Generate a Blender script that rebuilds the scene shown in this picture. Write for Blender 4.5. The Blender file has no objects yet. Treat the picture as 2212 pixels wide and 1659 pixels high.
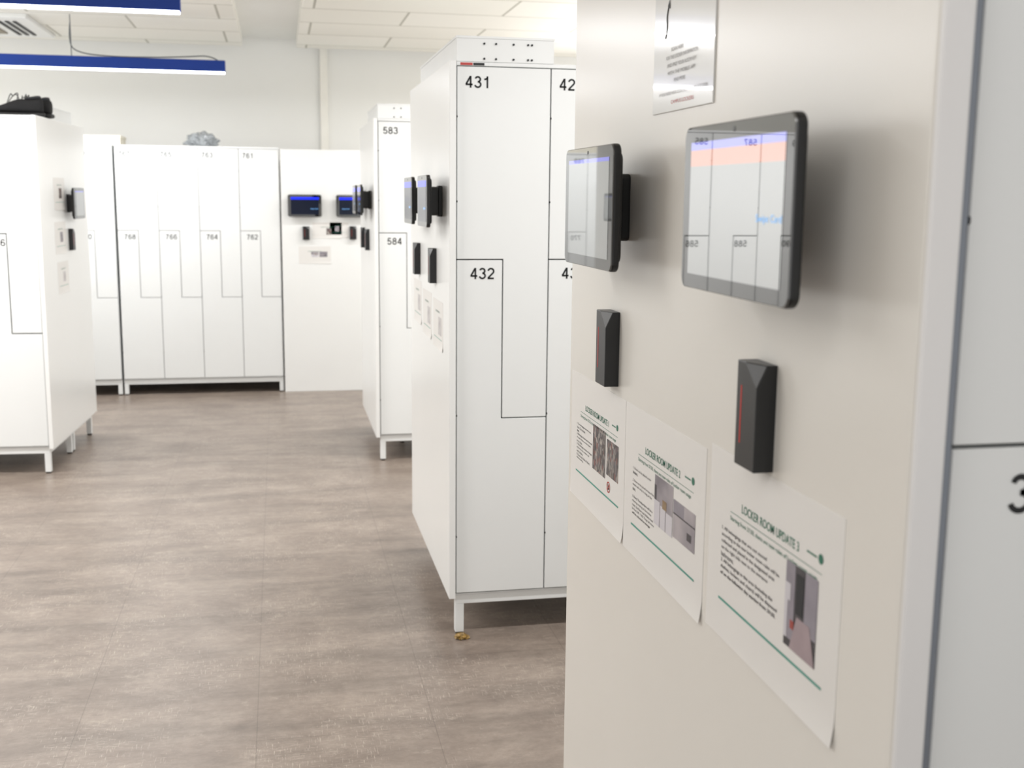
import bpy, bmesh, math, random
from mathutils import Vector, Matrix, noise
random.seed(4)
scene = bpy.context.scene
COL = scene.collection

# ------------------------------------------------------------ materials
def lin(c):
    if isinstance(c, str):
        c = c.lstrip('#'); c = [int(c[i:i+2], 16)/255 for i in (0, 2, 4)]
    return tuple((x/12.92 if x <= .04045 else ((x+.055)/1.055)**2.4) for x in c) + (1.0,)

def mat(name, col, rough=.5, metal=0., emis=None, es=0., ior=1.5, var=.03, nscale=6., alpha=1., trans=0., coat=0.):
    m = bpy.data.materials.new(name); m.use_nodes = True
    nt = m.node_tree; b = nt.nodes['Principled BSDF']
    c = lin(col)
    if var > 0:
        tc = nt.nodes.new('ShaderNodeTexCoord'); n = nt.nodes.new('ShaderNodeTexNoise')
        n.inputs['Scale'].default_value = nscale; n.inputs['Detail'].default_value = 3
        nt.links.new(tc.outputs['Object'], n.inputs['Vector'])
        r = nt.nodes.new('ShaderNodeValToRGB')
        r.color_ramp.elements[0].position = .3; r.color_ramp.elements[1].position = .7
        r.color_ramp.elements[0].color = tuple(x*(1-var) for x in c[:3])+(1,)
        r.color_ramp.elements[1].color = tuple(min(1, x*(1+var)) for x in c[:3])+(1,)
        nt.links.new(n.outputs['Fac'], r.inputs['Fac']); nt.links.new(r.outputs['Color'], b.inputs['Base Color'])
    else:
        b.inputs['Base Color'].default_value = c
    b.inputs['Roughness'].default_value = rough; b.inputs['Metallic'].default_value = metal
    b.inputs['IOR'].default_value = ior; b.inputs['Alpha'].default_value = alpha
    b.inputs['Transmission Weight'].default_value = trans
    b.inputs['Coat Weight'].default_value = coat
    if emis:
        b.inputs['Emission Color'].default_value = lin(emis); b.inputs['Emission Strength'].default_value = es
    return m

M_white = mat('white_laminate', '#eff0ef', .28, var=.01, nscale=2)
M_door = mat('white_door_paint', '#eaecec', .3, var=.01, nscale=2)
M_white_shade = mat('white_laminate_warm_shade', '#e3e0da', .26, var=.01, nscale=2)  # same white laminate, with warmer, dimmer light painted into its colour
M_trim = mat('pale_edge_trim', '#e9e8e8', .3, var=.01)
M_metal = mat('white_powdercoat_metal', '#eaecec', .35, var=.01)
M_strip = mat('grey_aluminium', '#878d97', .35, metal=.3, var=.02)
M_gap = mat('dark_gap', '#2c3432', .7, var=.05)
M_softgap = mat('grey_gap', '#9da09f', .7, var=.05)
M_foot = mat('black_plastic_foot', '#1b1b1c', .5)
M_ink = mat('black_ink', '#121416', .5, var=.02)
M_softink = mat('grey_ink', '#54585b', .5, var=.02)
M_hole = mat('dark_hole', '#222428', .6)
M_body = mat('black_plastic', '#0b0b0c', .35, var=.05)
M_glass = mat('black_glass', '#060607', .02, ior=2.2, var=.02)
M_reader = mat('charcoal_plastic', '#17181a', .38, var=.05)
M_led = mat('red_led', '#5a0a08', .3, emis='#e02a1c', es=.5, var=0)
M_paper = mat('paper_white', '#e6e4e1', .4, var=.008)
M_gloss = mat('laminated_paper', '#dcdcda', .16, var=.02, coat=.6)
M_green = mat('green_print', '#23705a', .5, var=.05)
M_greenbar = mat('green_bar_print', '#4f998a', .5, var=.1, nscale=20)
M_text = mat('grey_print', '#303236', .6, var=.02)
M_greytext = mat('pale_grey_print', '#8a8886', .6, var=.02)
M_red = mat('red_print', '#b8403a', .5)
M_blue = mat('blue_lamp_paint', '#033a9c', .5, var=.03)
M_diff = mat('lamp_diffuser', '#ffffff', .5, emis='#f4f8ff', es=9, var=0)
M_wire = mat('grey_cable', '#6e7276', .5)
M_shoe = mat('black_fabric', '#101012', .8, var=.2, nscale=60)
M_sole = mat('black_rubber', '#1a1a1b', .6)
M_cream = mat('cream_cardboard', '#e6e1d2', .7)
M_grille = mat('beige_grille', '#8f8878', .6)
M_gold = mat('brown_wrapper', '#8a6d35', .4, var=.4, nscale=80)
M_trunk = mat('cream_trunking', '#f8f6ef', .45)

def screen_mat(name, col, es, ior=4.2, rough=.015):
    return mat(name, '#050507', rough, emis=col, es=es, ior=ior, var=0)
S_pale = screen_mat('screen_pale_grey', '#d3d6d3', .20)
S_blue = screen_mat('screen_blue', '#5c62ff', .50)
S_orange = screen_mat('screen_orange', '#f0804c', .46)
S_navy = screen_mat('screen_navy', '#06142e', .8, 1.35, .1)
S_royal = screen_mat('screen_royal_blue', '#1a30ff', 1.3, 1.35, .1)
S_cyan = screen_mat('screen_cyan_text', '#7cc0ff', 1.0, 1.4)

def photo_mat(name, cols, scale, vor=False, stretch=(1, 1, 1)):
    m = bpy.data.materials.new(name); m.use_nodes = True; nt = m.node_tree; b = nt.nodes['Principled BSDF']
    tc = nt.nodes.new('ShaderNodeTexCoord'); mp = nt.nodes.new('ShaderNodeMapping'); mp.inputs['Scale'].default_value = stretch
    nt.links.new(tc.outputs['Object'], mp.inputs['Vector'])
    n = nt.nodes.new('ShaderNodeTexVoronoi' if vor else 'ShaderNodeTexNoise'); n.inputs['Scale'].default_value = scale
    nt.links.new(mp.outputs['Vector'], n.inputs['Vector'])
    r = nt.nodes.new('ShaderNodeValToRGB'); e = r.color_ramp.elements
    out = n.outputs['Color'] if vor else n.outputs['Fac']
    if vor:
        s = nt.nodes.new('ShaderNodeSeparateColor'); nt.links.new(out, s.inputs[0]); out = s.outputs[0]
        r.color_ramp.interpolation = 'CONSTANT'
    lo, hi = (0, 1) if vor else (.3, .7)
    e[0].position = lo; e[0].color = lin(cols[0])
    e[1].position = (lo+(hi-lo)*(len(cols)-1)/len(cols)) if vor else hi; e[1].color = lin(cols[-1])
    for i, c in enumerate(cols[1:-1]):
        k = e.new(lo+(hi-lo)*(i+1)/(len(cols) if vor else len(cols)-1)); k.color = lin(c)
    nt.links.new(out, r.inputs['Fac']); nt.links.new(r.outputs['Color'], b.inputs['Base Color'])
    b.inputs['Roughness'].default_value = .4
    return m
P_coats = photo_mat('photo_coats', ['#3c3a3d', '#77706f', '#7a4a46', '#56545a', '#a8a19a', '#4a4240', '#8a8480'], 230, True, (1, 1, .45))
P_grey = photo_mat('photo_grey_room', ['#77727a', '#9b959b', '#b3acb0'], 14)
P_faint = photo_mat('photo_faint', ['#b3aeb0', '#c6c2c2', '#d2cfcf'], 30)
P_dark = mat('photo_dark_corridor', '#3e3c42', .4, var=.25, nscale=40)
P_mid = mat('photo_mid_grey', '#8f8a94', .4, var=.1, nscale=30)
P_floor = mat('photo_floor', '#a08f94', .4, var=.1, nscale=30)
P_red = mat('photo_red_bag', '#a04038', .4)
P_white = mat('photo_white', '#cfccd2', .4)
P_brown = mat('photo_brown', '#8d7556', .4, var=.2, nscale=50)

# ------------------------------------------------------------ helpers
def new_obj(name, mesh, parent=None, loc=(0, 0, 0), rotz=0):
    o = bpy.data.objects.new(name, mesh); COL.objects.link(o)
    o.location = loc; o.rotation_euler = (0, 0, rotz)
    if parent: o.parent = parent
    return o

def thing(name, label, cat, loc=(0, 0, 0), rotz=0, group=None):
    o = new_obj(name, None, None, loc, rotz); o.empty_display_size = .1
    o['label'] = label; o['category'] = cat
    if group: o['group'] = group
    return o

class MB:
    def __init__(s): s.bm = bmesh.new()
    def box(s, x0, x1, y0, y1, z0, z1, m=0):
        v = [s.bm.verts.new(p) for p in ((x0,y0,z0),(x1,y0,z0),(x1,y1,z0),(x0,y1,z0),(x0,y0,z1),(x1,y0,z1),(x1,y1,z1),(x0,y1,z1))]
        for f in ((0,3,2,1),(4,5,6,7),(0,1,5,4),(1,2,6,5),(2,3,7,6),(3,0,4,7)):
            fa = s.bm.faces.new([v[i] for i in f]); fa.material_index = m
        return s
    def prism(s, pts, y0, y1, m=0):
        a = [s.bm.verts.new((x, y0, z)) for x, z in pts]; b = [s.bm.verts.new((x, y1, z)) for x, z in pts]
        fs = [s.bm.faces.new(a), s.bm.faces.new(b[::-1])]
        n = len(pts)
        for i in range(n): fs.append(s.bm.faces.new([a[(i+1) % n], a[i], b[i], b[(i+1) % n]]))
        for f in fs: f.material_index = m
        bmesh.ops.recalc_face_normals(s.bm, faces=fs)
        return s
    def quad(s, x0, x1, z0, z1, y, m=0):
        f = s.bm.faces.new([s.bm.verts.new(p) for p in ((x0,y,z0),(x1,y,z0),(x1,y,z1),(x0,y,z1))]); f.material_index = m
        return s
    def poly(s, pts, m=0):
        f = s.bm.faces.new([s.bm.verts.new(p) for p in pts]); f.material_index = m; return s
    def obj(s, name, mats, parent=None, bevel=0, seg=2, smooth=False, loc=(0, 0, 0)):
        me = bpy.data.meshes.new(name); s.bm.to_mesh(me); s.bm.free()
        for m in (mats if isinstance(mats, (list, tuple)) else [mats]): me.materials.append(m)
        if smooth:
            for p in me.polygons: p.use_smooth = True
        o = new_obj(name, me, parent, loc)
        if bevel:
            b = o.modifiers.new('bevel', 'BEVEL'); b.width = bevel; b.segments = seg; b.limit_method = 'ANGLE'; b.angle_limit = .6
        return o

def rrect(x0, x1, z0, z1, r, n=6):
    pts = []
    for cx, cz, a0 in ((x1-r, z0+r, -90), (x1-r, z1-r, 0), (x0+r, z1-r, 90), (x0+r, z0+r, 180)):
        for i in range(n+1):
            a = math.radians(a0+90*i/n); pts.append((cx+r*math.cos(a), cz+r*math.sin(a)))
    return pts

_tc = {}
def text_mesh(body, bold=0.0):
    k = (body, bold)
    if k in _tc: return _tc[k]
    c = bpy.data.curves.new('t', 'FONT'); c.body = body; c.size = 1; c.offset = bold; c.resolution_u = 3
    o = bpy.data.objects.new('t', c); COL.objects.link(o)
    dg = bpy.context.evaluated_depsgraph_get(); dg.update()
    me = bpy.data.meshes.new_from_object(o.evaluated_get(dg))
    bpy.data.objects.remove(o); bpy.data.curves.remove(c)
    co = [v.co.copy() for v in me.vertices]; fs = [tuple(p.vertices) for p in me.polygons]
    bpy.data.meshes.remove(me)
    _tc[k] = (co, fs); return _tc[k]

def text(name, body, parent, x, z, y, width, height, m, bold=0.0, loc=(0, 0, 0)):
    """lettering in the local XZ plane facing -Y; (x,z) lower-left of its bounding box"""
    co, fs = text_mesh(body, bold)
    x0 = min(v.x for v in co); x1 = max(v.x for v in co); y0 = min(v.y for v in co); y1 = max(v.y for v in co)
    sx = (width/(x1-x0)) if width else None; sz = (height/(y1-y0)) if height else None
    if sx is None: sx = sz
    if sz is None: sz = sx
    me = bpy.data.meshes.new(name)
    me.from_pydata([(x+(v.x-x0)*sx, y, z+(v.y-y0)*sz) for v in co], [], fs); me.materials.append(m)
    return new_obj(name, me, parent, loc)

# plain grotesque numerals drawn as constant-width strokes (height 1)
def arc(cx, cy, rx, ry, a0, a1, n=20):
    return [(cx+rx*math.cos(math.radians(a0+(a1-a0)*i/n)), cy+ry*math.sin(math.radians(a0+(a1-a0)*i/n))) for i in range(n+1)]
six = [arc(.28, .315, .205, .25, 0, 360, 28), arc(.295, .49, .22, .445, 182, 35)]
DIG = {
 '0': [arc(.278, .5, .21, .435, 0, 360, 30)],
 '1': [[(.33, 0), (.33, 1)], [(.345, .90), (.28, .80), (.20, .755), (.10, .735)]],
 '2': [arc(.275, .70, .205, .235, 172, -38)+[(.20, .27), (.10, .15), (.075, .06)], [(.03, .065), (.50, .065)]],
 '3': [arc(.27, .73, .18, .205, 165, -90), arc(.27, .295, .21, .23, 90, -168)],
 '4': [[(.37, .97), (.05, .29)], [(.02, .285), (.53, .285)], [(.385, 0), (.385, 1)]],
 '5': [[(.12, .935), (.48, .935)], [(.15, .96), (.095, .47)], arc(.275, .325, .205, .262, 150, -162)],
 '6': six,
 '7': [[(.04, .935), (.51, .935)], [(.49, .93), (.37, .72), (.27, .45), (.21, 0)]],
 '8': [arc(.278, .738, .172, .2, 0, 360, 28), arc(.278, .292, .21, .23, 0, 360, 28)],
 '9': [[(.556-x, 1-y) for x, y in s] for s in six],
}
def number(name, body, parent, x, z, y, h, m):
    V, Fc = [], []
    KX, ADV, hw = 1.2, .77, .076
    for i, ch in enumerate(body):
        for st in DIG[ch]:
            P = [Vector((a*KX+i*ADV, b)) for a, b in st]; n = len(P); base = len(V)
            closed = (P[0]-P[-1]).length < 1e-4
            for k in range(n):
                a = P[k-1] if k else (P[-2] if closed else P[0]); b = P[k+1] if k < n-1 else (P[1] if closed else P[-1])
                t = (b-a).normalized(); nn = Vector((-t.y, t.x))*hw
                for q in (P[k]+nn, P[k]-nn): V.append((x+q.x*h, y, z+q.y*h))
            for k in range(n-1): Fc.append((base+2*k, base+2*k+1, base+2*k+3, base+2*k+2))
    me = bpy.data.meshes.new(name); me.from_pydata(V, [], Fc); me.materials.append(m)
    return new_obj(name, me, parent)

def curve(name, pts, rad, m, parent=None):
    c = bpy.data.curves.new(name, 'CURVE'); c.dimensions = '3D'; c.bevel_depth = rad; c.bevel_resolution = 2; c.resolution_u = 6
    s = c.splines.new('NURBS'); s.points.add(len(pts)-1); s.order_u = 3; s.use_endpoint_u = True
    for p, q in zip(s.points, pts): p.co = (*q, 1)
    c.materials.append(m)
    t = bpy.data.objects.new('t', c); COL.objects.link(t)
    dg = bpy.context.evaluated_depsgraph_get(); dg.update()
    me = bpy.data.meshes.new_from_object(t.evaluated_get(dg)); me.name = name
    bpy.data.objects.remove(t)
    return new_obj(name, me, parent)

# ------------------------------------------------------------ room shell
def floor_mat():
    m = bpy.data.materials.new('grey_brown_vinyl'); m.use_nodes = True; nt = m.node_tree; L = nt.links
    b = nt.nodes['Principled BSDF']; N = nt.nodes.new
    tc = N('ShaderNodeTexCoord')
    def nz(scale, st, detail=5, rough=.6, dist=0):
        mp = N('ShaderNodeMapping'); mp.inputs['Scale'].default_value = st; L.new(tc.outputs['Object'], mp.inputs['Vector'])
        n = N('ShaderNodeTexNoise'); n.inputs['Scale'].default_value = scale; n.inputs['Detail'].default_value = detail
        n.inputs['Roughness'].default_value = rough; n.inputs['Distortion'].default_value = dist
        L.new(mp.outputs['Vector'], n.inputs['Vector']); return n.outputs['Fac']
    def ramp(f, stops):
        r = N('ShaderNodeValToRGB'); e = r.color_ramp.elements
        e[0].position, e[0].color = stops[0][0], stops[0][1]; e[1].position, e[1].color = stops[-1][0], stops[-1][1]
        for p, c in stops[1:-1]:
            k = e.new(p); k.color = c
        L.new(f, r.inputs['Fac']); return r.outputs['Color']
    def mix(a, c, f, mode='MIX'):
        x = N('ShaderNodeMix'); x.data_type = 'RGBA'; x.blend_type = mode
        if isinstance(f, float): x.inputs['Factor'].default_value = f
        else: L.new(f, x.inputs['Factor'])
        for v, s in ((a, x.inputs[6]), (c, x.inputs[7])):
            if isinstance(v, tuple): s.default_value = v
            else: L.new(v, s)
        return x.outputs[2]
    g = lambda v: (v, v, v, 1)
    base = ramp(nz(3.0, (1, 1.4, 1), 10, .72, .25), [(.3, lin('#786b62')), (.5, lin('#897c72')), (.72, lin('#9d9085'))])
    streak = ramp(nz(1.5, (.8, 5.0, 1), 5, .6, .15), [(.36, g(.72)), (.54, g(1.0)), (1, g(1.08))])  # dark bands: floor reflections painted into the colour as stretched noise
    c = mix(base, streak, .85, 'MULTIPLY')
    fine = ramp(nz(24, (1, 1.6, 1), 8, .8), [(.3, g(.74)), (.7, g(1.2))])
    c = mix(c, fine, .85, 'MULTIPLY')
    bl = ramp(nz(7, (1, 1.5, 1), 12, .85, .2), [(.56, g(0)), (.68, g(.5))])
    c = mix(c, lin('#bfb1a3'), bl)
    sc1 = ramp(nz(15, (1.5, 18, 1), 3, .6), [(.60, g(0)), (.66, g(.55))])
    sc2 = ramp(nz(15, (18, 1.5, 1), 3, .6), [(.60, g(0)), (.66, g(.55))])
    msk = ramp(nz(2.6, (1, 1, 1), 2), [(.42, g(0)), (.56, g(1))])
    c = mix(c, lin('#c2b5a8'), mix(g(0), sc1, msk)); c = mix(c, lin('#c2b5a8'), mix(g(0), sc2, msk))
    sp = N('ShaderNodeSeparateXYZ'); L.new(tc.outputs['Object'], sp.inputs[0])
    ad = N('ShaderNodeMath'); ad.inputs[1].default_value = 5.09; L.new(sp.outputs['X'], ad.inputs[0])
    ay = N('ShaderNodeMath'); ay.inputs[1].default_value = 5.43; L.new(sp.outputs['Y'], ay.inputs[0])
    cb = N('ShaderNodeCombineXYZ'); L.new(ay.outputs[0], cb.inputs['X']); L.new(ad.outputs[0], cb.inputs['Y'])
    br = N('ShaderNodeTexBrick'); br.inputs['Scale'].default_value = 1; br.inputs['Brick Width'].default_value = 1.0
    br.inputs['Row Height'].default_value = .5; br.inputs['Mortar Size'].default_value = .0014; br.inputs['Mortar Smooth'].default_value = .3
    br.inputs['Color1'].default_value = g(1); br.inputs['Color2'].default_value = g(.97); br.inputs['Mortar'].default_value = g(.72)
    L.new(cb.outputs[0], br.inputs['Vector'])
    c = mix(c, br.outputs['Color'], 1.0, 'MULTIPLY')
    L.new(c, b.inputs['Base Color']); b.inputs['Roughness'].default_value = .34
    return m

def tile_mat():
    m = bpy.data.materials.new('ceiling_tiles'); m.use_nodes = True; nt = m.node_tree; L = nt.links; b = nt.nodes['Principled BSDF']
    tc = nt.nodes.new('ShaderNodeTexCoord'); mp = nt.nodes.new('ShaderNodeMapping'); mp.inputs['Location'].default_value = (.35, .24, 0)
    br = nt.nodes.new('ShaderNodeTexBrick'); br.inputs['Scale'].default_value = 1
    br.inputs['Brick Width'].default_value = 1.2; br.inputs['Row Height'].default_value = .6; br.inputs['Mortar Size'].default_value = .008
    br.inputs['Color1'].default_value = lin('#faf8f1'); br.inputs['Color2'].default_value = lin('#f5f3eb'); br.inputs['Mortar'].default_value = lin('#c0beb2')
    L.new(tc.outputs['Object'], mp.inputs['Vector']); L.new(mp.outputs[0], br.inputs['Vector']); L.new(br.outputs['Color'], b.inputs['Base Color'])
    b.inputs['Roughness'].default_value = .8
    return m

def struct(o): o['kind'] = 'structure'; return o
M_wall = mat('painted_wall', '#f6f6f3', .6, var=.008, nscale=1.5)
M_ceil = mat('painted_ceiling', '#f8f8f4', .7, var=.01)
WX0, WX1, WY0, WY1, CZ = -4.6, 4.0, -1.6, 9.7, 2.73
struct(MB().box(WX0, WX1, WY0, WY1, -.1, 0).obj('floor', floor_mat()))
struct(MB().box(WX0, WX1, WY0, WY1, CZ, CZ+.1).obj('ceiling', M_ceil))
struct(MB().box(WX0-.1, WX1+.1, WY1, WY1+.1, -.1, CZ+.1).obj('wall_back', M_wall))
struct(MB().box(WX0-.1, WX0, WY0, WY1, -.1, CZ+.1).obj('wall_left', M_wall))
struct(MB().box(WX1, WX1+.1, WY0, WY1, -.1, CZ+.1).obj('wall_right', M_wall))
M_tile = tile_mat()
struct(MB().box(WX0, -.243, WY0+.4, 9.58, 2.65, CZ).obj('trim_1', M_tile))
struct(MB().box(.175, WX1, WY0+.4, 9.56, 2.65, CZ).obj('trim_2', M_tile))
struct(MB().box(.36, .418, 9.665, 9.70, 0, 2.71).obj('trim_3', M_trunk, bevel=.004))

# ------------------------------------------------------------ lockers
def locker_bank(name, label, loc, rotz, n, pitch, zb, zt, z1, z2, depth, nums, panel=None, pthick=.022, pgap=.004, pmat=None, duct=None, strip=False, inset=0, noff=.044, g=.002, gm=None, ink=None):
    T = thing(name, label, 'locker', loc, rotz)
    W = n*pitch; ink = ink or M_ink
    body = MB().box(0, W, .02, depth, zb, zt+.016).box(0, W, .002, .02, zt+.003, zt+.016).box(0, W, .004, .02, zb-.004, zb-.0)
    body.obj('locker_body', M_metal, T, bevel=.002)
    MB().box(.002, W-.002, .0165, .0199, zb+.001, zt+.002).obj('gap_shade_plate', gm or M_gap, T)  # dark sheet behind the doors, stands in for shade in the gaps
    for i in range(n):
        x0 = i*pitch+g; x1 = (i+1)*pitch-g; xm = (x0+x1)/2
        up = [(x0, z1+g), (xm+g, z1+g), (xm+g, z2+g), (x1, z2+g), (x1, zt), (x0, zt)]
        lo = [(x0, zb+.004), (x1, zb+.004), (x1, z2-g), (xm-g, z2-g), (xm-g, z1-g), (x0, z1-g)]
        u = MB().prism(up, 0, .0165)
        for hz in (zt-.16, zt-.43): u.box(x0-.002, x0+.0015, -.0012, .004, hz, hz+.007, 1)
        d1 = u.obj('locker_door', [M_door, ink], T, bevel=.0012, seg=1)
        l = MB().prism(lo, 0, .0165)
        for hz in (zb+.20, zb+.62): l.box(x0-.002, x0+.0015, -.0012, .004, hz, hz+.007, 1)
        d2 = l.obj('locker_door', [M_door, ink], T, bevel=.0012, seg=1)
        a, b_ = nums[i]
        number('door_number', a, d1, x0+.026, zt-.066, -.0008, .037, ink)
        number('door_number', b_, d2, x0+noff, z1-.064, -.0008, .037, ink)
    fr = MB()
    fr.box(.0, W, .012, .042, zb-.04, zb-.006).box(0, W, depth-.042, depth-.012, zb-.04, zb-.006)
    fr.box(.0+inset, .03+inset, .042, depth-.042, zb-.04, zb-.006).box(W-.03, W, .042, depth-.042, zb-.04, zb-.006)
    fr.obj('base_frame', M_metal, T, bevel=.002)
    ys = [.012, depth-.042] if depth < .8 else [.012, depth/2-.04, depth/2+.02, depth-.042]
    for lx in (.0, W-.03):
        for k, ly in enumerate(ys):
            x = lx+(inset if (k and lx == 0) else 0)
            MB().box(x, x+.03, ly, ly+.03, .008, zb-.04, 0).box(x+.003, x+.027, ly+.003, ly+.027, 0, .008, 1).obj('leg', [M_metal, M_foot], T, bevel=.0015)
    pm = pmat or M_white
    if panel in ('L', 'LR'):
        MB().box(-pgap-pthick, -pgap, -.02, depth+.02, zb-.01, zt+.016).obj('end_panel', pm, T, bevel=.004 if pthick > .025 else .002, seg=3)
    if panel in ('R', 'LR'):
        MB().box(W+pgap, W+pgap+pthick, -.02, depth+.02, zb-.01, zt+.016).obj('end_panel', pm, T, bevel=.002)
    if strip:
        MB().box(-pgap-pthick, -pgap+.001, -.026, -.0195, zb-.01, zt+.016).obj('edge_trim', M_trim, T, bevel=.003, seg=3)
        MB().box(-pgap+.001, -.0035, -.006, .03, zb, zt+.01).obj('filler_strip', M_strip, T)
    if duct:
        dx0, dx1, dy0, dy1, dh = duct
        zz = zt+.016
        d = MB().box(dx0, dx1, dy0, dy1, zz, zz+dh).box(dx0-.002, dx1+.002, dy0-.002, dy1, zz+dh-.006, zz+dh+.001)
        for fx in (.28, .40, .58, .73, .77):
            for fz in (.12, .72):
                d.prism([(dx0+fx*(dx1-dx0)+.0035*math.cos(k*math.pi/4), zz+fz*dh+.0035*math.sin(k*math.pi/4)) for k in range(8)], dy0-.0035, dy0+.002, 1)
        d.obj('cable_box', [M_metal, M_hole], T)
    return T

ZB, ZT, Z1, Z2 = .15, 1.91, 1.295, .762
LA = locker_bank('locker_bank', 'large white locker bank with white end panel holding two tablets', (.591, .915, 0), 0, 3, .31, ZB, ZT, 1.280, Z2, 1.165,
    [('351', '352'), ('349', '350'), ('347', '348')], 'L', .029, .022, M_white_shade, strip=True, noff=.060)
LB = locker_bank('locker_bank', 'white locker bank numbered 431 and 432 with metal cable box', (.571, 3.74, 0), 0, 3, .31, ZB, ZT, Z1, Z2, 1.07,
    [('431', '432'), ('429', '430'), ('427', '428')], 'L', duct=(.0, .318, .0, .95, .078), inset=.16)
LC = locker_bank('locker_bank', 'white locker bank numbered 583 and 584 with metal cable box', (.548, 6.44, 0), 0, 3, .31, ZB, 1.90, Z1, Z2, 1.03,
    [('583', '584'), ('581', '582'), ('579', '580')], 'L', duct=(.0, .318, .0, .7, .078), inset=.16)
rD = math.radians(-3.2); nD = 6; WD = nD*.31+.026
cD = Vector((-1.206, 6.41))
oD = cD - Vector((math.cos(rD)*WD, math.sin(rD)*WD))
ZTD = 1.875
LD = locker_bank('locker_bank', 'white locker bank ending at door 586 with black shoes on top', (oD.x, oD.y, 0), rD, nD, .31, ZB, ZTD, Z1-.01, Z2, 1.07,
    [('595', '596'), ('593', '594'), ('591', '592'), ('589', '590'), ('587', '588'), ('585', '586')], 'R', duct=(1.5, 1.84, .52, 1.0, .078), noff=.064, g=.003)
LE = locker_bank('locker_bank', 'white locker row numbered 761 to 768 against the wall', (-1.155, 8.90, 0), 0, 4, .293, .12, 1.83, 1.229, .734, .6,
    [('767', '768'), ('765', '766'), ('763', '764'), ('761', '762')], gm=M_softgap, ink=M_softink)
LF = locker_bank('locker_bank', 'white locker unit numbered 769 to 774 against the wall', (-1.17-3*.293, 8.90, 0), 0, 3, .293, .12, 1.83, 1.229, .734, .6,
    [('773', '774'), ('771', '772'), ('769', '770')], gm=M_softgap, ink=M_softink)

t = thing('sticker', 'thin red and black sticker strip on locker top edge', 'sticker', (.583, 3.7425, 1.9145))
MB().box(0, .04, -.0012, 0, 0, .008).box(.042, .078, -.0012, 0, 0, .008, 1).obj('sticker_face', [M_red, M_ink], t)

P = thing('partition_panel', 'tall white mounting panel with screens beside wall lockers', 'panel', (.028, 8.89, 0))
MB().box(0, 1.25, 0, .03, 0.0, 1.835).obj('panel_board', M_white, P, bevel=.002)
MB().box(0, 1.25, .03, .6, 1.80, 1.835).obj('panel_top', M_white, P)
MB().box(.4, .44, .03, .6, 0, 1.80).obj('panel_rib', M_white, P)

# ------------------------------------------------------------ devices. local frame: mounting face y=0, facing -Y, origin = centre
def tablet(loc, rotz, w, h, style, label, off=.07):
    T = thing('tablet_screen', label, 'tablet', loc, rotz, 'wall tablets')
    MB().prism(rrect(-w/2, w/2, -h/2, h/2, .014), -off+.0015, -off+.013).prism(rrect(-w/2+.012, w/2-.012, -h/2+.012, h/2-.012, .012), -off+.012, -off+.019).obj('tablet_case', M_body, T, bevel=.003, seg=3)
    MB().prism(rrect(-w/2+.0008, w/2-.0008, -h/2+.0008, h/2-.0008, .0132), -off, -off+.003).obj('glass_front', M_glass, T, bevel=.0008, seg=2)
    MB().prism(rrect(-.058, .004, -.048, .048, .01), -off+.018, -.014).prism(rrect(-.052, .0, -.052, .052, .008), -.014, 0).obj('wall_bracket', M_body, T, bevel=.002)
    b = .0195; x0, x1, z0, z1 = -w/2+b+.003, w/2-b, -h/2+b-.002, h/2-b+.001; y = -off-.0004
    H = z1-z0
    d = MB()
    if style == 'pale':
        d.quad(x0, x1, z1-.06*H, z1, y, 1).quad(x0, x1, z1-.18*H, z1-.06*H, y, 2).quad(x0, x1, z0, z1-.18*H, y, 0)
        D = d.obj('display', [S_pale, S_blue, S_orange], T)
        text('display_text', 'Swipe Card', D, x1-.062, z0+.41*H, y-.0004, .060, .010, S_cyan, .0)
    elif style == 'dim':
        d.quad(x0, x1, z1-.04*H, z1, y, 1).quad(x0, x1, z0, z1-.04*H, y, 0)
        D = d.obj('display', [S_pale, S_blue], T)
    else:
        d.quad(x0, x1, z1-.14*H, z1, y, 1).quad(x0, x1, z0, z1-.14*H, y, 0)
        D = d.obj('display', [S_navy, S_royal], T)
        text('display_text', 'Swipe Card', D, x0+.70*(x1-x0) if style == 'navy' else x0+.02, z0+.28*H, y-.0004, .055, .012, S_cyan, .02)
    MB().prism([(.003*math.cos(k*math.pi/5), h/2-.009+.003*math.sin(k*math.pi/5)) for k in range(10)], y, y+.001).obj('camera_lens', M_reader, T)
    return T

def reader(loc, rotz, label='black card reader with thin red light strip', w=.056, h=.122, d=.024):
    T = thing('card_reader', label, 'card reader', loc, rotz, 'wall card readers')
    m = MB().box(-w/2, w/2, -d, .0005, -h/2, h/2)
    bm = m.bm
    A = Vector((-w/2+.022, -d, h/2)); B = Vector((w/2, -d, h/2-.026)); C = Vector((w/2, -.012, h/2))
    nrm = (B-A).cross(C-A).normalized()
    if nrm.dot(Vector((w/2, -d, h/2))-A) < 0: nrm = -nrm
    bmesh.ops.bisect_plane(bm, geom=bm.verts[:]+bm.edges[:]+bm.faces[:], plane_co=A, plane_no=nrm, clear_outer=True)
    ed = [e for e in bm.edges if e.is_boundary]
    if ed: bmesh.ops.edgeloop_fill(bm, edges=ed)
    m.obj('reader_case', M_reader, T, bevel=.0012, seg=2)
    MB().box(-w/2+.013, -w/2+.0147, -d-.0004, -d+.001, -h*.28, h*.27).obj('red_light', M_led, T)
    return T

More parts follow.
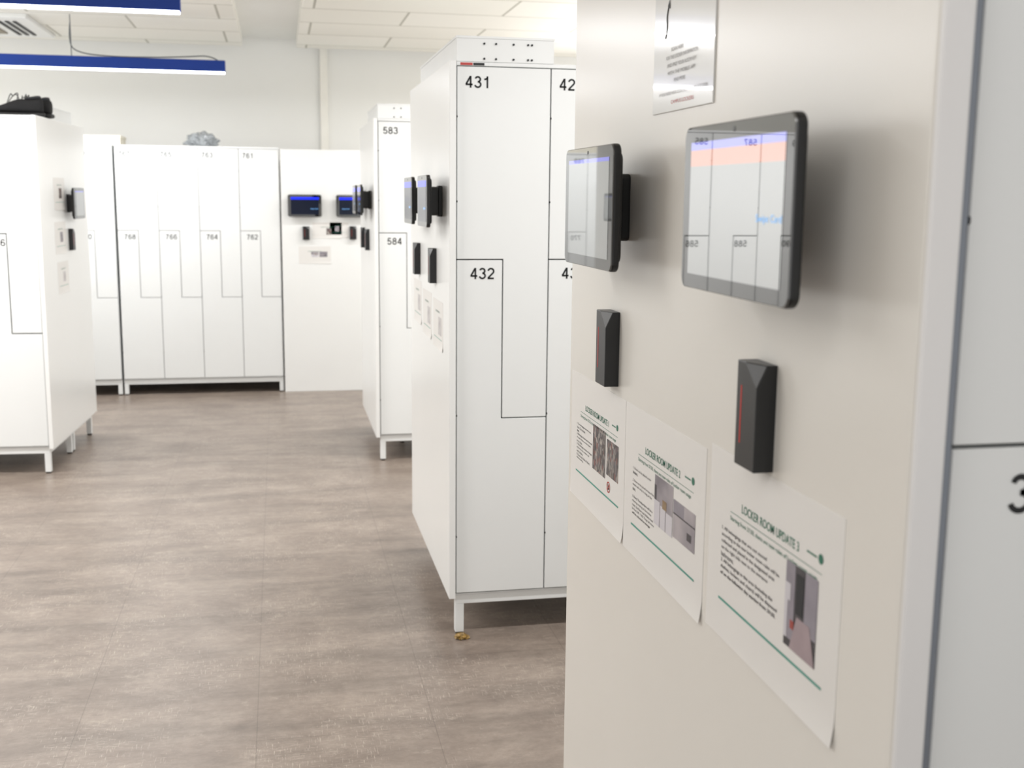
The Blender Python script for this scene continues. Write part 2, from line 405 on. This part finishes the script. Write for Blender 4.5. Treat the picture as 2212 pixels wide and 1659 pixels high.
R_ = -math.pi/2
tablet((.54, 1.157, 1.489), R_, .297, .185, 'pale', 'black-framed tablet showing pale swipe card screen')
tablet((.54, 1.741, 1.485), R_, .276, .184, 'dim', 'black-framed tablet with pale reflective screen on white panel')
reader((.54, 1.204, 1.257), R_); reader((.54, 1.809, 1.256), R_)
tablet((.545, 3.88, 1.483), R_, .25, .17, 'navy', 'black tablet with dark blue screen on white end panel')
tablet((.545, 4.31, 1.483), R_, .25, .17, 'navy', 'black tablet with dark blue screen on white end panel')
reader((.545, 4.06, 1.257), R_); reader((.545, 4.53, 1.257), R_)
tablet((.522, 6.62, 1.475), R_, .25, .17, 'navy', 'black tablet on white end panel of lockers 583')
tablet((.522, 7.05, 1.475), R_, .25, .17, 'navy', 'black tablet on white end panel of lockers 583')
reader((.522, 6.80, 1.245), R_); reader((.522, 7.15, 1.245), R_)
def onD(s, o=0): return (cD.x - math.sin(rD)*s + o, cD.y + math.cos(rD)*s)
RD = math.pi/2+rD
x, y = onD(.62); tablet((x, y, 1.44), RD, .26, .175, 'dim', 'black tablet with pale screen on white end panel', .06)
x, y = onD(.60, .0005); reader((x, y, 1.235), RD)
tablet((.201, 8.89, 1.419), 0, .25, .165, 'navy', 'black tablet with dark blue screen on far mounting panel', .04)
tablet((.56, 8.89, 1.419), 0, .25, .165, 'navyl', 'black tablet with dark blue screen on far mounting panel', .04)
reader((.208, 8.89, 1.215), 0, w=.05, h=.1); reader((.56, 8.89, 1.218), 0, w=.05, h=.1)

# ------------------------------------------------------------ notices. local: origin top-left, x right, z down
def sheet_mesh(W, H, m, T, curl=.004):
    bm = bmesh.new(); nx, nz = 10, 24; g = []
    for j in range(nz+1):
        row = []
        for i in range(nx+1):
            fx, fz = i/nx, j/nz
            c = max(0, (fz-.84)/.16)**2*curl*(.2+.8*fx*fx)
            row.append(bm.verts.new((fx*W, -.0007-c, -fz*H)))
        g.append(row)
    for j in range(nz):
        for i in range(nx): bm.faces.new([g[j+1][i], g[j+1][i+1], g[j][i+1], g[j][i]])
    me = bpy.data.meshes.new('paper_sheet'); bm.to_mesh(me); bm.free(); me.materials.append(m)
    o = new_obj('paper_sheet', me, T)
    s = o.modifiers.new('thick', 'SOLIDIFY'); s.thickness = .0007; s.offset = -1
    return o

def notice(loc, rotz, W, H, num, body, photos, label, full=True, ban=False, group='locker room notices'):
    T = thing('notice_paper', label, 'paper notice', loc, rotz, group)
    sheet_mesh(W, H, M_paper, T)
    k = W/.357; y = -.0011
    S = lambda v: v*k
    if full:
        text('title_text', 'LOCKER ROOM UPDATE '+num, T, S(.104), S(-.0638), y, S(.156), S(.0108), M_green, 0.008)
        MB().quad(S(.07), S(.315), S(-.0713), S(-.0706), y).obj('rule_line', M_green, T)
        text('subtitle_text', 'Starting from 27.03, there are new rules of Locker room usage', T, S(.07), S(-.0828), y, S(.235), S(.0070), M_green, 0.004)
        lg = MB(); lg.poly([(S(.311)+S(.0055)*math.cos(a*math.pi/10), y, S(-.0555)+S(.0055)*math.sin(a*math.pi/10)) for a in range(20)])
        lg.quad(S(.279), S(.302), S(-.0570), S(-.0550), y, 0)
        lg.obj('round_logo', M_green, T)
        zz = -.101; stp = .0083 if len(body) <= 8 else .0066
        for ln, wid, bold in body:
            if ln: text('body_text', ln, T, S(.045), S(zz), y, S(wid), S(.0060 if stp > .008 else .0051), M_text, bold)
            zz -= stp
    else:
        text('title_text', 'LOCKER ROOM UPDATE '+num, T, S(.10), S(-.062), y, S(.155), S(.0105), M_green, 0)
    MB().quad(S(.041), S(.326), S(-.192), S(-.189), y).obj('green_bar', M_greenbar, T)
    for (x0, x1, z0, z1, kind) in photos:
        x0, x1, z0, z1 = S(x0), S(x1), S(z0), S(z1); p = MB(); q = lambda a, b, c, d, m, dy=0: p.quad(x0+a*(x1-x0), x0+b*(x1-x0), z0+c*(z1-z0), z0+d*(z1-z0), y-dy, m)
        if kind == 'corridor':
            q(0, 1, 0, 1, 0); q(.62, 1, .30, 1, 1, .0001); q(0, .3, .1, 1, 4, .0002); q(.35, .58, .45, .92, 6, .0003)
            p.poly([(x0+.2*(x1-x0), y-.0004, z0), (x1, y-.0004, z0), (x0+.8*(x1-x0), y-.0004, z0+.42*(z1-z0)), (x0+.4*(x1-x0), y-.0004, z0+.42*(z1-z0))], 2)
            q(.20, .32, .24, .34, 3, .0006); q(.1, .18, .55, .75, 5, .0005); q(.0, .1, .1, .75, 5, .0005)
            p.obj('printed_photo', [P_dark, P_mid, P_floor, P_red, P_mid, P_white, M_hole], T)
        elif kind == 'coats':
            q(0, 1, 0, 1, 0); p.obj('printed_photo', [P_coats], T)
        elif kind == 'faint':
            q(0, 1, 0, 1, 0); p.obj('printed_photo', [P_faint], T)
        elif kind == 'lockers':
            q(0, 1, 0, 1, 0); q(0, .3, 0, .5, 1, .0001); q(.34, .62, 0, .45, 1, .0001); q(.66, 1, 0, .4, 1, .0001); q(.45, .68, .42, .6, 2, .0002); q(0, .12, .5, .8, 3, .0002)
            p.obj('printed_photo', [P_grey, P_white, P_brown, P_dark], T)
        else:
            q(0, 1, 0, 1, 0); q(0, 1, .62, .66, 1, .0001); q(0, .5, .66, 1, 2, .0001); q(.65, .85, .2, .4, 1, .0002)
            p.obj('printed_photo', [P_grey, P_dark, P_mid], T)
    if ban:
        cx, cz, r = S(.266), S(-.170), S(.010); b = MB(); n = 24
        for i in range(n):
            a0, a1 = 2*math.pi*i/n, 2*math.pi*(i+1)/n
            b.poly([(cx+r*math.cos(a0), y-.0003, cz+r*math.sin(a0)), (cx+r*math.cos(a1), y-.0003, cz+r*math.sin(a1)),
                    (cx+.78*r*math.cos(a1), y-.0003, cz+.78*r*math.sin(a1)), (cx+.78*r*math.cos(a0), y-.0003, cz+.78*r*math.sin(a0))])
        b.poly([(cx-.62*r, y-.0003, cz-.45*r), (cx-.45*r, y-.0003, cz-.62*r), (cx+.62*r, y-.0003, cz+.45*r), (cx+.45*r, y-.0003, cz+.62*r)])
        b.poly([(cx-.35*r, y-.0002, cz-.4*r), (cx+.4*r, y-.0002, cz-.4*r), (cx+.4*r, y-.0002, cz-.1*r), (cx-.1*r, y-.0002, cz+.1*r), (cx-.1*r, y-.0002, cz+.5*r), (cx-.35*r, y-.0002, cz+.5*r)], 1)
        b.obj('ban_sign', [M_red, M_ink], T)
    return T

b3 = [('1. All belongings that are not stored', .135, .006), ('according to the new locker room rules will be', .17, .006), ('collected and placed in the designated area', .158, .006),
      ('on the right side next to the entrance', .14, .003), ('bathrooms.', .04, .003), ('2. All belongings in this area (including the', .155, .010),
      ('shelves, lockers and chairs) will be disposed', .168, .010), ('of on the following day starting from 29.03.', .165, .018)]
b2 = [('1. Shoes can be placed under', .09, 0), ('lockers.', .024, .015), ('', 0, 0), ('2. Shoes can be placed on top of the', .105, 0), ('metal rack only in a bag of the', .095, 0),
      ('size.', .016, 0), ('', 0, 0), ('3. Every Thursday there will be a', .10, .010), ('cleaning evening of the locker', .096, 0), ('room, the floors and shelves must', .104, 0),
      ('be free 5:00 - 7:00. Things left there', .108, 0), ('will be collected as storage', .09, .014)]
b1 = [('1. Your belongings must be in your', .10, .008), ('locker. Do not leave', .06, 0), ('them.', .016, .015), ('2. Belongings should not be stored', .108, .008), ('on open shelves, on the lockers', .10, 0),
      ('or on chairs.', .04, 0), ('3. The belongings must be on hangers', .11, .008), ('only for the day, outdoor and', .09, 0), ('work clothes.', .045, 0), ('4. Do not use lockers of others', .095, 0), ('without asking.', .048, 0)]
notice((.54, 1.360, 1.191), R_, .357, .240, '3', b3, [(.233, .309, -.176, -.080, 'corridor')], 'white notice headed locker room update 3, taped on panel')
notice((.54, 1.732, 1.180), R_, .355, .238, '2', b2, [(.153, .234, -.158, -.083, 'lockers'), (.237, .325, -.154, -.099, 'room')], 'white notice headed locker room update 2, taped on panel')
notice((.54, 2.079, 1.180), R_, .345, .236, '1', b1, [(.160, .243, -.160, -.077, 'coats'), (.251, .322, -.150, -.086, 'coats')], 'white notice headed locker room update 1, taped on panel', ban=True)
sm = 'small white locker room notice with printed photos'
for i, (yy, zz) in enumerate(((4.12, 1.14), (4.42, 1.15), (4.72, 1.17))):
    notice((.545, yy, zz), R_, .25, .17, str(3-i), [], [(.2, .31, -.17, -.08, 'faint')], sm, False)
for s, z, k in ((.28, 1.58, 'coats'), (.26, 1.34, 'room'), (.28, 1.12, 'faint')):
    x, y = onD(s, .0003); notice((x, y, z), RD, .25, .175, '1', [], [(.16, .25, -.16, -.08, k)], sm, False)
notice((.255, 8.89, 1.295), 0, .22, .12, '1', [], [(.17, .23, -.15, -.07, 'coats')], sm, False)
notice((.385, 8.89, 1.295), 0, .14, .11, '2', [], [(.1, .18, -.17, -.07, 'room')], sm, False)
notice((.15, 8.89, 1.115), 0, .24, .13, '3', [], [(.14, .22, -.12, -.06, 'lockers'), (.23, .32, -.12, -.06, 'room')], sm, False)

T = thing('poster', 'glossy laminated poster with faint printed text and arrow', 'poster', (.54, 1.637, 1.905), R_)
PB = MB(); PB.box(0, .238, -.0022, 0, -.286, 0).obj('poster_sheet', M_gloss, T, bevel=.0004, seg=1)
for i, (tx, w, xx) in enumerate((('SCAN HERE', .05, .075), ('FOR THE LOCKER INFORMATION', .125, .055), ('AND FIND YOUR ROOM KEY', .115, .06), ('WITH THE MOBILE APP', .11, .062), ('READ MORE', .045, .09))):
    text('poster_text', tx, T, xx, -.205-.0105*i, -.0026, w, .0052, M_greytext, 0)
text('poster_text', 'IF YOU NEED HELP, CONTACT THE SERVICE DESK', T, .03, -.264, -.0026, .19, .005, M_greytext, 0)
text('poster_text', 'CAMPUS LOCKERS', T, .08, -.276, -.0026, .09, .005, M_red, 0)
curve('arrow_mark', [(.05, -.0028, -.185), (.058, -.0028, -.17), (.052, -.0028, -.155), (.062, -.0028, -.14)], .0008, M_ink, T)
MB().poly([(.056, -.003, -.143), (.066, -.003, -.147), (.064, -.003, -.133)]).obj('arrow_head', M_ink, T)

# ------------------------------------------------------------ blue pendant lamps, unseen added lights
def light(name, loc, sx, sy, e, col=(.99, .985, .98), rot=(0, 0, 0), parent=None):
    li = bpy.data.lights.new(name, 'AREA'); li.shape = 'RECTANGLE'; li.size = sx; li.size_y = sy; li.energy = e; li.color = col
    lo = bpy.data.objects.new(name, li); COL.objects.link(lo); lo.parent = parent; lo.location = loc; lo.rotation_euler = rot
def lamp(x0, x1, y, z, label, e, loose=False):
    T = thing('pendant_lamp', label, 'ceiling lamp', (x0, y, z), 0, 'blue linear pendant lamps')
    L = x1-x0
    MB().box(0, L, -.032, .032, .010, .085).obj('lamp_housing', M_blue, T, bevel=.003)
    MB().box(.004, L-.004, -.027, .027, 0, .011).obj('lamp_diffuser', M_diff, T, bevel=.003)
    for sx in (.12, L-.98):
        curve('suspension_wire', [(sx, 0, .085), (sx, 0, .2), (sx, 0, 2.65-z)], .003 if loose else .002, M_wire, T)
    if loose:
        a = L-.98
        curve('power_cable', [(a, 0, .30), (a-.02, 0, .16), (a+.05, 0, .105), (a+.25, 0, .09), (a+.5, 0, .092), (a+.75, 0, .105), (a+.88, 0, .118), (a+.93, 0, .088)], .004, M_wire, T)
    light('lamp_light', (L/2, 0, -.003), L-.02, .05, e, parent=T)
lamp(-3.2, -.323, 8.21, 2.30, 'slim blue linear pendant lamp on wires over far aisle', 40, True)
lamp(-3.2, -.408, 5.57, 2.30, 'slim blue linear pendant lamp nearer the ceiling cassette', 56)
for lx, ly, e in ((-1.8, 2.9, 50), (2.0, 2.9, 34), (2.0, 5.6, 40), (2.2, 8.2, 44)):
    light('unseen_area_light', (lx, ly, 2.35), 2.6, .08, e)  # unseen lights: third left aisle lamp, plus fill added over right aisles
light('added_ceiling_fill', (-3.5, 6.4, 1.95), 1.8, 5.0, 62, rot=(math.pi, 0, 0))  # unseen upward fill, added to brighten ceiling and upper wall
light('added_ceiling_fill', (2.9, 6.4, 1.95), 1.8, 5.0, 52, rot=(math.pi, 0, 0))  # same added upward fill on the right side
light('unseen_area_light', (-.5, .3, 2.4), 1.6, .3, 9)  # unseen overhead light near the camera, without a fixture

# ------------------------------------------------------------ ceiling cassette
T = thing('air_conditioner', 'white square ceiling air conditioning cassette with slotted vents', 'air conditioner', (-2.6, 8.25, 2.622))
MB().box(0, 1.02, 0, 1.03, .0, .03).obj('cassette_cover', M_white, T, bevel=.008)
MB().box(.30, .74, .26, .80, -.008, .002).obj('intake_grille', M_grille, T, bevel=.003)
v = MB()
for i in range(3): v.box(.80+.05*i, .822+.05*i, .18, .86, -.006, .002)
v.obj('air_slots', M_hole, T)

# ------------------------------------------------------------ loose things
def loft(rings, m, name, parent, seg=16, smooth=True, expo=2.6):
    bm = bmesh.new(); R = []
    for x, hw, z0, z1 in rings:
        r = []
        for i in range(seg):
            a = 2*math.pi*i/seg; c, s = math.cos(a), math.sin(a)
            cy = math.copysign(abs(c)**(2/expo), c)*hw; cz = (z0+z1)/2+math.copysign(abs(s)**(2/expo), s)*(z1-z0)/2
            r.append(bm.verts.new((x, cy, cz)))
        R.append(r)
    for a, b in zip(R, R[1:]):
        for i in range(seg): bm.faces.new([a[i], a[(i+1) % seg], b[(i+1) % seg], b[i]])
    bm.faces.new(R[0]); bm.faces.new(R[-1][::-1])
    bmesh.ops.recalc_face_normals(bm, faces=bm.faces[:])
    me = bpy.data.meshes.new(name); bm.to_mesh(me); bm.free(); me.materials.append(m)
    for p in me.polygons: p.use_smooth = smooth
    o = new_obj(name, me, parent); s = o.modifiers.new('s', 'SUBSURF'); s.levels = 1; s.render_levels = 2
    return o
def shoe(loc, rotz):
    T = thing('shoe', 'black lace-up sneaker resting on top of locker bank', 'shoe', loc, rotz, 'black sneakers')
    loft([(-.135, .025, .006, .02), (-.13, .034, 0, .028), (-.07, .037, 0, .026), (0, .036, .002, .024), (.07, .046, 0, .024), (.115, .040, .003, .026), (.138, .02, .012, .028)], M_sole, 'shoe_sole', T)
    loft([(-.128, .020, .022, .085), (-.12, .031, .022, .104), (-.085, .034, .022, .098), (-.045, .035, .022, .092), (-.01, .037, .022, .096), (.03, .040, .022, .080), (.075, .043, .022, .060), (.11, .036, .022, .048), (.13, .016, .024, .036)], M_shoe, 'shoe_upper', T)
    loft([(-.12, .018, .09, .112), (-.10, .026, .094, .114), (-.06, .027, .088, .104), (-.035, .018, .090, .103)], M_hole, 'shoe_collar', T)
    curve('shoelace', [(-.01, -.02, .09), (.0, .0, .125), (.02, .02, .10), (.03, -.01, .13), (.05, -.03, .07)], .0025, M_sole, T)
    curve('shoelace', [(.0, .01, .088), (-.015, -.01, .135), (.03, -.04, .105), (.06, -.05, .045)], .0022, M_sole, T)
    curve('shoe_tongue_loop', [(-.035, -.005, .085), (-.05, .0, .15), (-.045, .005, .085)], .002, M_sole, T)
def dpt(lx, ly):
    return (oD.x+math.cos(rD)*lx-math.sin(rD)*ly, oD.y+math.sin(rD)*lx+math.cos(rD)*ly)
zt = ZTD+.0165
x, y = dpt(WD-.135, .18); shoe((x, y, zt), math.radians(190))
x, y = dpt(WD-.115, .31); shoe((x, y, zt), math.radians(168))

def crumple(name, label, cat, loc, sc, m, seed, amp=.35, sub=4):
    T = thing(name, label, cat, loc)
    bm = bmesh.new(); bmesh.ops.create_icosphere(bm, subdivisions=sub, radius=1)
    for v in bm.verts:
        p = v.co.normalized(); n1 = noise.noise(p*2.2+Vector((seed, 0, 0))); n2 = abs(noise.noise(p*5+Vector((0, seed, 0))))
        v.co = p*(1+amp*n1+amp*.8*n2)
        v.co.z = max(v.co.z, -.7)
        v.co = Vector((v.co.x*sc[0], v.co.y*sc[1], (v.co.z+.7)*sc[2]))
    me = bpy.data.meshes.new(name); bm.to_mesh(me); bm.free(); me.materials.append(m)
    new_obj(name+'_skin', me, T)
M_plastic = mat('clear_grey_plastic', '#b4b9bd', .12, trans=.3, var=.25, nscale=25)
crumple('plastic_bag', 'crumpled clear grey plastic bag on top of wall lockers', 'plastic bag', (-.55, 9.12, 1.8465), (.105, .09, .060), M_plastic, 3, .45)
crumple('candy_wrapper', 'small crumpled brown wrapper on floor by locker leg', 'wrapper', (.588, 3.712, 0), (.022, .016, .010), M_gold, 8, .5, 3)
T = thing('cardboard_box', 'flat cream cardboard box lying on wall lockers', 'box', (-1.62, 9.0, 1.8465))
MB().box(0, .5, 0, .33, 0, .05).obj('box_body', M_cream, T, bevel=.003)
MB().box(-.004, .504, -.004, .334, .05, .072).obj('box_lid', M_cream, T, bevel=.003)

# ------------------------------------------------------------ world, camera
w = bpy.data.worlds.new('World'); scene.world = w; w.use_nodes = True
w.node_tree.nodes['Background'].inputs[0].default_value = (1, .985, .965, 1)
w.node_tree.nodes['Background'].inputs[1].default_value = .85

cam = bpy.data.cameras.new('Camera'); co = bpy.data.objects.new('Camera', cam); COL.objects.link(co); scene.camera = co
cam.sensor_width = 36; cam.lens = 2480/2212*36; cam.clip_start = .05
psi, p = math.radians(11.5), math.radians(9.26)
F = Vector((math.sin(psi)*math.cos(p), math.cos(psi)*math.cos(p), -math.sin(p)))
R = Vector((math.cos(psi), -math.sin(psi), 0)); U = R.cross(F)
X = (R+.0096*U).normalized(); Y = (U-.0096*R).normalized()
Mx = Matrix((X, Y, -F)).transposed().to_4x4(); Mx.translation = Vector((0, 0, 1.5)); co.matrix_world = Mx
cam.dof.use_dof = True; cam.dof.focus_distance = 2.3; cam.dof.aperture_fstop = 6.3
scene.view_settings.view_transform = 'Standard'
